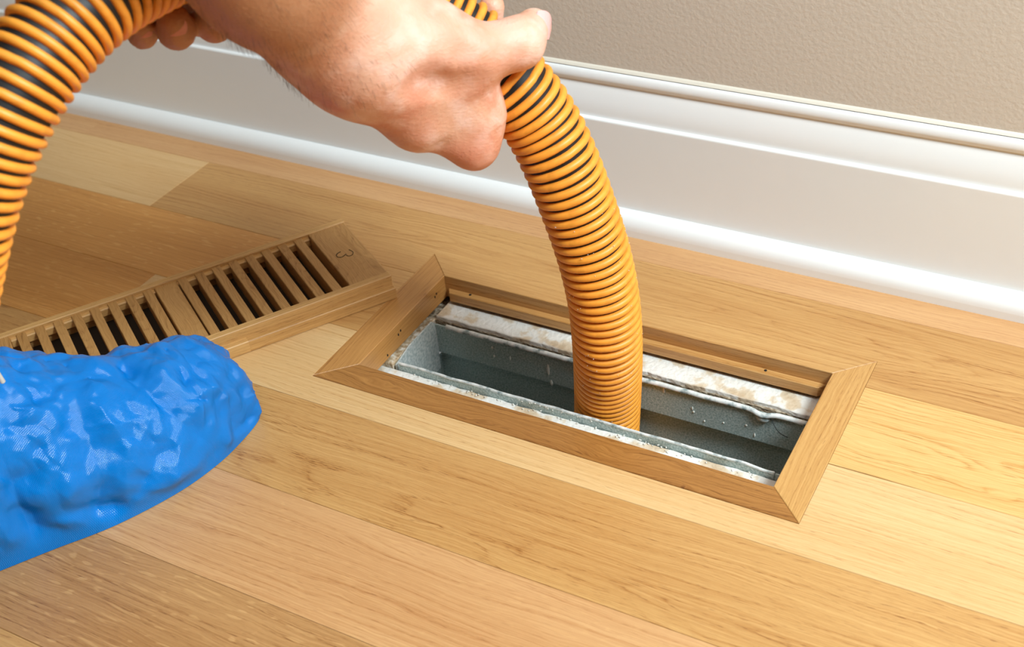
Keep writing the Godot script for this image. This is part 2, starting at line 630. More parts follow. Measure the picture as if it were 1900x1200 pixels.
	mats.raw = StandardMaterial3D.new()
	mats.raw.albedo_texture = noise_tex(17, 256, 0.05, 5, ramp([[0.2, Color(0.42, 0.35, 0.27)], [0.5, Color(0.62, 0.55, 0.45)], [0.8, Color(0.78, 0.73, 0.65)]]))
	mats.raw.uv1_triplanar = true
	mats.raw.uv1_world_triplanar = true
	mats.raw.uv1_scale = Vector3(14, 30, 14)
	mats.raw.roughness = 0.9
	mats.raw.heightmap_enabled = true
	mats.raw.heightmap_texture = noise_tex(18, 256, 0.08, 4)
	mats.raw.heightmap_scale = 0.08
	mats.steel = StandardMaterial3D.new()
	mats.steel.albedo_texture = noise_tex(19, 512, 0.09, 3, ramp([[0.15, Color(0.53, 0.61, 0.60)], [0.5, Color(0.66, 0.725, 0.715)], [0.85, Color(0.77, 0.81, 0.80)]]))
	mats.steel.uv1_triplanar = true
	mats.steel.uv1_world_triplanar = true
	mats.steel.uv1_scale = Vector3(11, 11, 11)
	mats.steel.metallic = 0.15
	mats.steel.roughness = 0.45
	mats.lit_steel = mats.steel.duplicate()
	mats.lit_steel.albedo_texture = noise_tex(26, 512, 0.05, 4, ramp([[0.2, Color(0.68, 0.74, 0.735)], [0.5, Color(0.79, 0.83, 0.825)], [0.8, Color(0.88, 0.90, 0.89)]]))  # lighter copy of the steel, light painted in for the left wall
	mats.lip = mats.steel.duplicate()
	mats.lip.albedo_texture = noise_tex(20, 512, 0.02, 5, ramp([[0.2, Color(0.45, 0.52, 0.52)], [0.38, Color(0.80, 0.82, 0.81)], [0.8, Color(0.93, 0.93, 0.91)]]))
	mats.lip.metallic = 0.1
	mats.lip.roughness = 0.6
	mats.drip = flat_mat(Color(0.88, 0.87, 0.83), 0.4)
	mats.dark = flat_mat(Color(0.05, 0.045, 0.04), 0.8)
	mats.black = flat_mat(Color(0.035, 0.04, 0.04), 0.5)

func build_room() -> void:
	var zb := ZW - 0.0235
	tag(obj("wall_back", box_mesh(Vector3(-4.0, -0.02, zb - 0.12), Vector3(1.9, 2.5, zb), 0.001), mats.wall), "", "", "", "structure")
	tag(obj("wall_left", box_mesh(Vector3(-4.12, -0.02, zb), Vector3(-4.0, 2.5, 4.5), 0.001), mats.wall), "", "", "", "structure")
	tag(obj("wall_right", box_mesh(Vector3(1.9, -0.02, zb), Vector3(2.02, 2.5, 4.5), 0.001), mats.wall), "", "", "", "structure")
	tag(obj("wall_front", box_mesh(Vector3(-4.12, -0.02, 4.5), Vector3(2.02, 2.5, 4.62), 0.001), mats.wall), "", "", "", "structure")
	tag(obj("ceiling", box_mesh(Vector3(-4.12, 2.4, zb - 0.12), Vector3(2.02, 2.52, 4.62), 0.001), mats.plain), "", "", "", "structure")

# planks: z seams, then the run of x; the vent frame cuts the middle rows
func build_floor() -> void:
	var fl := Node3D.new()
	fl.name = "floor"
	add_child(fl, true)
	tag(fl, "", "", "", "structure")
	var s := [ZW - 0.02, -0.1393, -0.0557, 0.0273, 0.1101, 0.1926, 0.2733, 0.3560, 0.4390, 0.5220]
	var g := 0.0001
	var fx := 0.18122
	var fz := 0.08552
	var rect := func(a: float, b: float, z0: float, z1: float) -> PackedVector2Array:
		return PackedVector2Array([Vector2(a + g, z0 + g), Vector2(b - g, z0 + g), Vector2(b - g, z1 - g), Vector2(a + g, z1 - g)])
	var L := -4.0
	var Rr := 1.9
	var list := [
		["plank_wall", rect.call(L, Rr, s[0], s[1]), 1, -0.62],
		["plank_pale", rect.call(L, -0.461, s[1], s[2]), 2, -1.05],
		["plank_cathedral", PackedVector2Array([Vector2(-0.461 + g, s[1] + g), Vector2(Rr, s[1] + g), Vector2(Rr, s[2] - g), Vector2(fx, s[2] - g), Vector2(fx, -fz), Vector2(-fx, -fz), Vector2(-fx, s[2] - g), Vector2(-0.461 + g, s[2] - g)]), 2, -0.62],
		["plank_fleck", rect.call(L, -0.262, s[2], s[3]), 3, -1.0],
		["plank_knot", rect.call(-0.262, -fx, s[2], s[3]), 3, -0.6],
		["plank_ringed", PackedVector2Array([Vector2(fx, s[2] + g), Vector2(Rr, s[2] + g), Vector2(Rr, s[3] - g), Vector2(0.245, s[3] - g), Vector2(0.205, s[3] - 0.0007), Vector2(fx, s[3] - 0.0006)]), 3, 0.1],
		["plank_dim", rect.call(L, -0.3815, s[3], s[4]), 4, -1.0],
		["plank_blond", PackedVector2Array([Vector2(-0.3815 + g, s[3] + g), Vector2(-fx, s[3] + g), Vector2(-fx, fz), Vector2(fx, fz), Vector2(fx, s[3] + g), Vector2(Rr, s[3] + g), Vector2(Rr, s[4] - g), Vector2(-0.3815 + g, s[4] - g)]), 4, -0.5],
		["plank_honey", rect.call(L, Rr, s[4], s[5]), 5, -0.5],
		["plank_rose", rect.call(L, Rr, s[5], s[6]), 6, -0.55],
		["plank_umber", rect.call(L, Rr, s[6], s[7]), 7, -0.6],
		["plank_honey", rect.call(L, Rr, s[7], s[8]), 8, -0.9],
		["plank_blond", rect.call(L, Rr, s[8], s[9]), 9, -0.2],
	]
	for e in list:
		var m := Soup.new()
		prism(m, e[1], -0.019, 0.0, 0.00025, Vector2(e[3], s[e[2] - 1]), 1.0 / PL, 1.0 / 0.083)
		obj("plank", m.mesh(), mats[e[0]], fl)
	obj("plank_field", box_mesh(Vector3(L, -0.019, s[9] + 0.0002), Vector3(Rr, -0.0004, 4.5), 0.0003, 0, 1.0 / PL, 1.0 / 0.083), mats.plank_honey, fl).set_meta("kind", "stuff")
	# the rough boards under the oak, cut round the duct and whitened by paint and plaster dust
	obj("subfloor_board", rough_board(-0.30, 0.30, -0.20, -0.0375, -0.044, -0.0255, 3), mats.raw, fl)
	obj("paint_layer", rough_board(-0.1535, 0.30, -0.19, -0.0378, -0.026, -0.0222, 4), mats.board, fl)
	obj("subfloor_board", rough_board(-0.30, 0.30, 0.0262, 0.14, -0.044, -0.0285, 5), mats.board, fl)
	obj("subfloor_board", rough_board(-0.30, -0.1542, -0.0375, 0.0262, -0.044, -0.0250, 6), mats.dusty, fl)
	obj("subfloor_board", rough_board(0.1545, 0.30, -0.0375, 0.0262, -0.044, -0.0262, 7), mats.raw, fl)
	obj("subfloor_slab", box_mesh(Vector3(L, -0.3, -0.18), Vector3(-0.301, -0.0195, 4.5), 0.001), mats.raw, fl)
	obj("subfloor_slab", box_mesh(Vector3(0.301, -0.3, -0.18), Vector3(Rr, -0.0195, 4.5), 0.001), mats.raw, fl)
	obj("subfloor_slab", box_mesh(Vector3(-0.301, -0.3, 0.141), Vector3(0.301, -0.0195, 4.5), 0.001), mats.raw, fl)

# a board whose long front/back edges are torn a little
func rough_board(x0: float, x1: float, z0: float, z1: float, y0: float, y1: float, sd: int) -> ArrayMesh:
	var nz := noise(sd, 60.0, 3)
	var m := Soup.new()
	var pts := PackedVector2Array()
	var cnt := 120
	for k in cnt + 1:
		var x := lerpf(x0, x1, float(k) / cnt)
		pts.append(Vector2(x, z0 + nz.get_noise_2d(x, 3.0) * 0.0012))
	for k in cnt + 1:
		var x := lerpf(x1, x0, float(k) / cnt)
		pts.append(Vector2(x, z1 + nz.get_noise_2d(x, 9.0) * 0.0012))
	prism(m, pts, y0, y1, 0.0006, Vector2.ZERO, 1.0, 1.0)
	return m.mesh()

# a moulding: profile points (z, y) run along x
func moulding(profile: Array, x0: float, x1: float) -> ArrayMesh:
	var m := Soup.new()
	var cnt := profile.size()
	for xx in [x0, x1]:
		for p in profile:
			m.point(Vector3(xx, p[1], p[0]))
	for k in cnt - 1:
		m.face(k, k + 1, cnt + k + 1); m.face(k, cnt + k + 1, cnt + k)
	m.smooth = true
	return m.mesh()

func build_baseboard() -> void:
	var prof := []
	for e in [[-0.01200, -0.02704], [-0.01200, 0.09212], [-0.01190, 0.09363], [-0.01220, 0.09470], [-0.01320, 0.09535], [-0.01460, 0.09557], [-0.01520, 0.09605], [-0.01530, 0.09929], [-0.01550, 0.10206], [-0.01600, 0.10546], [-0.01680, 0.10909], [-0.01800, 0.11329], [-0.01940, 0.11737], [-0.02060, 0.12034], [-0.02100, 0.12124], [-0.02080, 0.12204], [-0.01950, 0.12335], [-0.01860, 0.12484], [-0.01820, 0.12645], [-0.01830, 0.12839], [-0.01890, 0.13046], [-0.02000, 0.13225], [-0.02170, 0.13333], [-0.02360, 0.13311]]:
		prof.append([ZW + e[0], e[1]])
	var o := obj("baseboard_back", moulding(prof, -4.0, 1.9), mats.trim)
	tag(o, "", "", "", "structure")
	prof = []
	for e in [[0.00000, -0.00100], [0.00000, 0.00600], [-0.00000, 0.00600], [-0.00024, 0.00846], [-0.00095, 0.01082], [-0.00211, 0.01299], [-0.00366, 0.01490], [-0.00556, 0.01647], [-0.00772, 0.01763], [-0.01006, 0.01835], [-0.01250, 0.01859]]:
		prof.append([ZW + e[0], e[1]])
	tag(obj("trim_1", moulding(prof, -4.0, 1.9), mats.trim), "", "", "", "structure")
	prof = []
	for e in [[-0.02080, 0.13361], [-0.02160, 0.13477], [-0.02260, 0.13562], [-0.02370, 0.13623]]:
		prof.append([ZW + e[0], e[1]])
	tag(obj("trim_2", moulding(prof, -4.0, 1.9), mats.caulk), "", "", "", "structure")

func build_vent_frame() -> void:
	var o := thing("vent_surround", "mitred oak surround set flush in the floor round the open steel duct", "vent surround")
	var X := 0.1811
	var Z := 0.0854
	var w := 0.0242
	var cs := [Vector2(-X, -Z), Vector2(X, -Z), Vector2(X, Z), Vector2(-X, Z)]
	var ci := [Vector2(-X + w, -Z + w), Vector2(X - w, -Z + w), Vector2(X - w, Z - w), Vector2(-X + w, Z - w)]
	var names := ["rail_back", "rail_right", "rail_front", "rail_side"]
	var mid := [Vector2(0, -Z), Vector2(X, 0), Vector2(0, Z), Vector2(-X, 0)]
	for k in 4:
		var j := (k + 1) % 4
		var m := Soup.new()
		var e := 0.00012
		var d: Vector2 = (cs[j] - cs[k]).normalized() * e
		var poly := PackedVector2Array([cs[k] + d, cs[j] - d, ci[j] - d, ci[k] + d])
		prism(m, poly, -0.0198, 0.0004, 0.0004, Vector2(-0.19, -Z if k == 0 else Z - w) if k % 2 == 0 else Vector2(X - w if k == 1 else -X, -0.09), 1.0 / 0.38 if k % 2 == 0 else 1.0 / 0.2, 1.0 / 0.05, k % 2 == 1)
		obj("rail", m.mesh(), mats[names[k]], o)
	var m := Soup.new()
	var zb := -Z + w
	prism(m, PackedVector2Array([Vector2(-0.1545, zb), Vector2(0.1545, zb), Vector2(0.1492, zb + 0.0062), Vector2(-0.1500, zb + 0.0062)]), -0.0185, -0.0106, 0.0005, Vector2(-0.17, zb - 0.02), 1.0 / 0.38, 1.0 / 0.05)
	obj("ledge_strip", m.mesh(), mats.rail_back, o)
	for p in [Vector3(-0.1330, -0.0105, zb + 0.0022), Vector3(0.110, -0.0105, zb + 0.0022)]:
		var n := Soup.new()
		lump(n, p, Vector3(0.0012, 0.0006, 0.0012))
		obj("nail_head", n.mesh(), mats.dark, o)
	for p in [Vector2(-0.008, -0.047), Vector2(-0.0095, -0.0445), Vector2(-0.0075, 0.006), Vector2(-0.009, 0.0095), Vector2(-0.0165, 0.0265)]:
		var n := Soup.new()
		lump(n, Vector3(-X + w + 0.0001, p.x, p.y), Vector3(0.0005, 0.0012, 0.0007))
		obj("nail_hole", n.mesh(), mats.dark, o)

func sheet(a: Vector3, b: Vector3) -> ArrayMesh:
	return box_mesh(a, b, 0.0002)

func build_duct() -> void:
	var o := thing("air_duct", "grey galvanized steel air duct open in the floor inside the oak surround", "duct")
	var xi := 0.1515
	var zb := -0.0325
	var zf := 0.0245
	# collar walls; the back one is dented at its rim, their rims are rolled
	obj("collar_wall", sheet(Vector3(-xi, -0.054, zb - 0.0012), Vector3(xi, -0.0265, zb)), mats.steel, o)
	obj("collar_wall", sheet(Vector3(-0.1485, -0.07, zf), Vector3(0.1462, -0.0232, zf + 0.0012)), mats.steel, o)
	obj("collar_wall", sheet(Vector3(0.1470, -0.07, zf + 0.0002), Vector3(xi, -0.0236, zf + 0.0014)), mats.steel, o)
	obj("collar_wall", sheet(Vector3(xi, -0.07, zb), Vector3(xi + 0.0012, -0.025, zf)), mats.steel, o)
	# the left wall slopes up towards the back corner
	var m := Soup.new()
	var A := [Vector3(-xi, -0.07, zb), Vector3(-xi, -0.07, zf), Vector3(-xi, -0.0262, zf), Vector3(-xi, -0.0215, 0.004), Vector3(-xi, -0.0215, zb + 0.004), Vector3(-xi, -0.0255, zb)]
	for side in [0.0, -0.0012]:
		for k in range(1, A.size() - 1):
			m.tri(A[0] + Vector3(side, 0, 0), A[k] + Vector3(side, 0, 0), A[k + 1] + Vector3(side, 0, 0), Vector3(1 if side == 0.0 else -1, 0, 0))
	for k in range(1, A.size()):
		var p: Vector3 = A[k]
		var q: Vector3 = A[(k + 1) % A.size()]
		m.quad(p, q, q - Vector3(0.0012, 0, 0), p - Vector3(0.0012, 0, 0), Vector3.UP)
	obj("collar_wall", m.mesh(), mats.lit_steel, o)
	var nz := noise(33, 30.0, 3)
	m = Soup.new()
	var pts := []
	for k in 91:
		var x := lerpf(-0.141, 0.151, k / 90.0)
		var dent := exp(-pow((x - 0.1185) / 0.006, 2.0))
		pts.append(Vector3(x, -0.0258 + nz.get_noise_2d(x, 0.0) * 0.0006 - dent * 0.0015, zb + 0.0002 + nz.get_noise_2d(x, 5.0) * 0.0005 + dent * 0.002))
	rod(m, pts, 0.0020, 12)
	obj("rolled_rim", m.mesh(), mats.lip, o)
	m = Soup.new()
	pts = []
	for k in 91:
		var x := lerpf(-0.1485, 0.1460, k / 90.0)
		var sag := exp(-pow((x - 0.143) / 0.012, 2.0))
		pts.append(Vector3(x, -0.0228 + nz.get_noise_2d(x, 12.0) * 0.0005 - sag * 0.0012, zf + 0.0004 + nz.get_noise_2d(x, 15.0) * 0.0007))
	rod(m, pts, 0.0011, 10)
	obj("rolled_rim", m.mesh(), mats.lip, o)
	m = Soup.new()
	lump(m, Vector3(0.1185, -0.0300, zb + 0.0008), Vector3(0.0055, 0.0040, 0.0030))
	obj("dented_flap", m.mesh(), mats.lip, o)
	# wider boot below
	var y1 := -0.054
	var y0 := -0.21
	obj("boot_wall", sheet(Vector3(-xi - 0.003, y0, zb - 0.0085), Vector3(xi + 0.003, y1, zb - 0.0072)), mats.steel, o)
	obj("boot_wall", sheet(Vector3(-xi - 0.003, y0, zf + 0.0072), Vector3(xi + 0.003, -0.062, zf + 0.0085)), mats.steel, o)
	obj("boot_wall", sheet(Vector3(-xi - 0.0042, y0, zb - 0.0085), Vector3(-xi - 0.003, -0.062, zf + 0.0085)), mats.steel, o)
	obj("boot_wall", sheet(Vector3(xi + 0.003, y0, zb - 0.0085), Vector3(xi + 0.0042, -0.062, zf + 0.0085)), mats.steel, o)
	obj("boot_floor", sheet(Vector3(-xi - 0.0042, y0 - 0.001, zb - 0.0085), Vector3(xi + 0.0042, y0, zf + 0.0085)), mats.steel, o)
	# paint that ran down the walls and flecks of it
	var drips := [[-0.052, -0.041, 0.0013, 0.0055], [-0.050, -0.0535, 0.0011, 0.003], [-0.085, -0.040, 0.0006, 0.002], [-0.0995, -0.0425, 0.0006, 0.0014], [-0.1005, -0.0345, 0.001, 0.001],
		[0.0435, -0.0300, 0.0011, 0.0028], [0.0655, -0.0400, 0.0007, 0.0016], [0.0665, -0.0430, 0.0009, 0.0011], [0.0750, -0.0490, 0.0007, 0.0007], [0.0895, -0.0455, 0.0007, 0.0007], [0.1065, -0.0420, 0.0009, 0.0009], [0.1130, -0.0490, 0.0007, 0.0018]]
	for d in drips:
		var n := Soup.new()
		lump(n, Vector3(d[0], d[1], zb + 0.0002), Vector3(d[2], d[3], 0.0005))
		obj("paint_drip", n.mesh(), mats.drip, o)
	var rng := RandomNumberGenerator.new()
	rng.seed = 5
	m = Soup.new()
	for k in 60:
		var x := rng.randf_range(-0.14, 0.14)
		lump(m, Vector3(x, -0.0284 + rng.randf() * 0.0012, zf + 0.0018 + rng.randf() * 0.004), Vector3(rng.randf_range(0.0004, 0.0013), rng.randf_range(0.0002, 0.0006), rng.randf_range(0.0003, 0.0008)), Basis(Vector3.UP, rng.randf() * 6.0), 6, 4)
	for k in 26:
		var x := rng.randf_range(-0.05, 0.02)
		lump(m, Vector3(x, -0.0225 - rng.randf() * 0.002, zf + 0.0012), Vector3(rng.randf_range(0.0004, 0.0016), rng.randf_range(0.0002, 0.0007), 0.0005), Basis(Vector3.UP, rng.randf() * 6.0), 6, 4)
	obj("plaster_crumb", m.mesh(), mats.drip, o).set_meta("kind", "stuff")
	m = Soup.new()
	pts = []
	for k in 9:
		var t := k / 8.0
		pts.append(Vector3(0.1255 + 0.012 * t - 0.003 * t * (1.0 - t), -0.0300 - 0.0115 * t, zb + 0.001 + 0.003 * sin(t * 3.0)))
	rod(m, pts, 0.00025, 5)
	obj("loose_thread", m.mesh(), mats.black, o)

func build_grille() -> void:
	var o := thing("vent_grille", "oak slatted vent grille lying upside down, pencilled 3 on its end block", "vent grille")
	o.transform = Transform3D(Basis(Vector3(-0.543, 0, 0.8397), Vector3.UP, Vector3(-0.8397, 0, -0.543)), Vector3(-0.1753, 0.0002, -0.0208))
	# local x runs along the grille from its right end, local z across it from the near rail
	var Ln := 0.3078
	var W := 0.1155
	var us := 1.0 / 0.33
	var vs := 1.0 / 0.06
	obj("flange", box_mesh(Vector3(0, 0, 0), Vector3(Ln, 0.0098, 0.0105), 0.0006, 0, us, vs, Vector2(0.1, 0.2)), mats.grille_oak, o)
	obj("flange", box_mesh(Vector3(0, 0, W - 0.0105), Vector3(Ln, 0.0098, W), 0.0006, 0, us, vs, Vector2(0.3, 0.6)), mats.grille_oak, o)
	obj("rail", box_mesh(Vector3(0, 0.0, 0.0062), Vector3(Ln, 0.0182, 0.0128), 0.0006, 0, us, vs, Vector2(0.6, 0.35)), mats.grille_oak, o)
	obj("rail", box_mesh(Vector3(0, 0.0, W - 0.0150), Vector3(Ln, 0.0186, W - 0.0086), 0.0006, 0, us, vs, Vector2(0.15, 0.8)), mats.grille_oak, o)
	obj("gap_shade_sheet", box_mesh(Vector3(0.02, 0.0005, 0.013), Vector3(Ln - 0.02, 0.0014, W - 0.015), 0.0002), flat_mat(Color(0.17, 0.125, 0.08), 0.7), o)  # dark sheet added to paint the shade in the gaps between slats
	var z0 := 0.0122
	var z1 := W - 0.0145
	for e in [[0.0004, 0.0325, 0.0178], [0.1452, 0.1626, 0.0165], [Ln - 0.0325, Ln - 0.0004, 0.0178]]:
		var b := obj("block", box_mesh(Vector3(e[0], 0.001, z0), Vector3(e[1], e[2], z1), 0.0005, 2, 1.0 / 0.11, 1.0 / 0.11, Vector2(0.1, e[0] * 7.0)), mats.slat_oak, o)
		if e[0] < 0.01:
			var s := Soup.new()
			var pts := []
			for q in [[0.0201, 0.0608], [0.0235, 0.0598], [0.0251, 0.0577], [0.0252, 0.0552], [0.0240, 0.0533], [0.0218, 0.0529], [0.0195, 0.0540], [0.0178, 0.0553], [0.0182, 0.0528], [0.0172, 0.0511], [0.0150, 0.0506], [0.0130, 0.0520], [0.0119, 0.0541], [0.0122, 0.0568], [0.0132, 0.0597]]:
				pts.append(Vector3(q[0], e[2] + 0.0001, q[1]))
			rod(s, pts, 0.00032, 5)
			obj("pencilled_3", s.mesh(), mats.dark, b)
	for side in 2:
		for k in 8:
			var x := 0.0417 + 0.01402 * k
			if side == 1: x = Ln - x
			var mm := Soup.new()
			var xf := Transform3D(Basis(Vector3(0, 0, 1), -0.07), Vector3(x, 0.0092, (z0 + z1) / 2))
			cbox(mm, xf, Vector3(0.0036, 0.0078, (z1 - z0) / 2 + 0.001), 0.0004, 2, 1.0 / 0.11, 1.0 / 0.11, Vector2(0.5, fmod(k * 0.37 + side * 0.21, 1.0)))
			obj("slat", mm.mesh(), mats.slat_oak, o)
			# the notched comb that spaces the slats, seen between them by the far rail
	for e in [[0.0325, 0.1452], [0.1626, Ln - 0.0325]]:
		obj("spacer_strip", box_mesh(Vector3(e[0], 0.0085, z1 - 0.0045), Vector3(e[1], 0.0155, z1 + 0.0004), 0.0008, 0, us, vs, Vector2(0.2, 0.9)), mats.grille_oak, o)
		obj("spacer_strip", box_mesh(Vector3(e[0], 0.0085, z0 - 0.0004), Vector3(e[1], 0.0146, z0 + 0.0045), 0.0008, 0, us, vs, Vector2(0.2, 0.1)), mats.grille_oak, o)

# ------------------------------------------------------------------ hose
var hose_p := []          # sampled axis
var hose_s := PackedFloat32Array()
var hose_t := []
var hose_n := []

func hose_axis() -> void:
	var c := Curve3D.new()
	c.bake_interval = 0.002
	var P := [Vector3(0.00600, -0.15000, -0.00400), Vector3(0.00963, -0.05896, -0.00400), Vector3(0.01186, -0.02418, -0.00350), Vector3(0.01891, 0.03287, 0.00818), Vector3(0.01937, 0.07193, 0.01197), Vector3(0.01544, 0.10704, 0.01458), Vector3(0.00822, 0.13963, 0.01700), Vector3(-0.00289, 0.17788, 0.01982), Vector3(-0.01453, 0.20446, 0.02141), Vector3(-0.03030, 0.23128, 0.02678), Vector3(-0.05128, 0.25290, 0.03109), Vector3(-0.07317, 0.27133, 0.03872), Vector3(-0.10135, 0.29151, 0.04869), Vector3(-0.12171, 0.31118, 0.06889), Vector3(-0.13727, 0.32964, 0.10322), Vector3(-0.14542, 0.34199, 0.14415), Vector3(-0.14786, 0.34415, 0.18166), Vector3(-0.14981, 0.34215, 0.21373), Vector3(-0.15508, 0.33238, 0.23999), Vector3(-0.15992, 0.31565, 0.26764), Vector3(-0.16704, 0.29081, 0.29204), Vector3(-0.17309, 0.26296, 0.31112), Vector3(-0.18239, 0.22896, 0.32584), Vector3(-0.18414, 0.19553, 0.35003), Vector3(-0.18894, 0.16482, 0.37957), Vector3(-0.20909, 0.12778, 0.40939), Vector3(-0.24548, 0.08301, 0.44127), Vector3(-0.29202, 0.02852, 0.47320), Vector3(-0.39000, 0.02550, 0.54000), Vector3(-0.64000, 0.02550, 0.64000)]
	for k in P.size():
		var a: Vector3 = P[maxi(k - 1, 0)]
		var b: Vector3 = P[mini(k + 1, P.size() - 1)]
		var t := (b - a).normalized()
		var lin: float = (P[k] as Vector3).distance_to(a) / 3.0
		var lout: float = (P[k] as Vector3).distance_to(b) / 3.0
		c.add_point(P[k], -t * lin, t * lout)
	var total := c.get_baked_length()
	var cnt := int(total / 0.002)
	for k in cnt + 1:
		hose_p.append(c.sample_baked(total * k / cnt, true))
		hose_s.append(total * k / cnt)
	for rep in 6:      # even the bend out
		for k in range(1, cnt):
			hose_p[k] = (hose_p[k - 1] + hose_p[k] * 2.0 + hose_p[k + 1]) / 4.0
	var n := Vector3(1, 0, 0)
	for k in cnt + 1:
		var t: Vector3 = (hose_p[mini(k + 1, cnt)] - hose_p[maxi(k - 1, 0)]).normalized()
		n = (n - t * n.dot(t)).normalized()
		hose_t.append(t); hose_n.append(n)

func build_hose() -> void:
	hose_axis()
	var o := thing("vacuum_hose", "orange and black ribbed vacuum hose curving from the open floor vent up through the hand", "hose")
	var cnt := hose_p.size()
	var R0 := 0.0212
	var m := Soup.new()
	var sides := 40
	for k in cnt:
		var b: Vector3 = hose_t[k].cross(hose_n[k])
		for j in sides:
			var w := TAU * j / sides
			m.point(hose_p[k] + (hose_n[k] * cos(w) + b * sin(w)) * R0)
	for k in cnt - 1:
		for j in sides:
			var a := k * sides + j
			var b := k * sides + (j + 1) % sides
			m.face(a, b, b + sides); m.face(a, b + sides, a + sides)
	m.smooth = true
	obj("tube", m.mesh(), mats.black, o)
	# the orange spiral: touching turns where the hose is pressed together, apart where it is stretched
	var org := flat_mat(Color(0.96, 0.63, 0.22), 0.45)
	org.albedo_texture = noise_tex(41, 256, 0.02, 4, ramp([[0.2, Color(0.92, 0.9, 0.86)], [0.5, Color(1, 1, 1)], [0.8, Color(1, 0.99, 0.96)]]))
	org.uv1_triplanar = true
	org.uv1_scale = Vector3(14, 14, 14)
	m = Soup.new()
	var per := 44
	var prof := []
	for j in 9:
		var a := lerpf(0.0, PI, j / 8.0)
		prof.append(Vector2(-cos(a), pow(sin(a), 0.75)))
	var ph := 0.0
	var s := 0.0
	var total: float = hose_s[cnt - 1]
	var ring := 0
	var seg := total / (cnt - 1)
	while s < total - 0.002:
		var pitch := lerpf(0.0053, 0.0068, smoothstep(0.08, 0.30, s))
		pitch = lerpf(pitch, 0.0070, smoothstep(0.34, 0.52, s))
		var f := s / seg
		var k := int(f)
		var fr := f - k
		var p: Vector3 = (hose_p[k] as Vector3).lerp(hose_p[mini(k + 1, cnt - 1)], fr)
		var t: Vector3 = hose_t[k]
		var n: Vector3 = hose_n[k]
		var b := t.cross(n)
		var rad := n * cos(ph) + b * sin(ph)
		var hw := minf(lerpf(0.0026, 0.0024, smoothstep(0.38, 0.52, s)), pitch * 0.5 - 0.00002)
		for q in prof:
			m.point(p + rad * (R0 - 0.0004 + 0.0034 * q.y) + t * (q.x * hw), Vector2(ph, q.x))
		if ring > 0:
			for j in prof.size() - 1:
				var a := (ring - 1) * prof.size() + j
				m.face(a, a + 1 + prof.size(), a + 1); m.face(a, a + prof.size(), a + 1 + prof.size())
		ring += 1
		ph += TAU / per
		s += pitch / per
	m.smooth = true
	obj("spiral_rib", m.mesh(), org, o)
	var rng := RandomNumberGenerator.new()
	rng.seed = 12
	m = Soup.new()
	for q in 150:
		var k := rng.randi_range(20, mini(150, cnt - 1))
		var w := rng.randf() * TAU
		var b: Vector3 = hose_t[k].cross(hose_n[k])
		lump(m, hose_p[k] + (hose_n[k] * cos(w) + b * sin(w)) * 0.0241, Vector3(1, 0.7, 1) * rng.randf_range(0.00015, 0.00042), Basis(Vector3.UP, rng.randf() * 6.0), 5, 3)
	obj("dust_fleck", m.mesh(), mats.drip, o).set_meta("kind", "stuff")

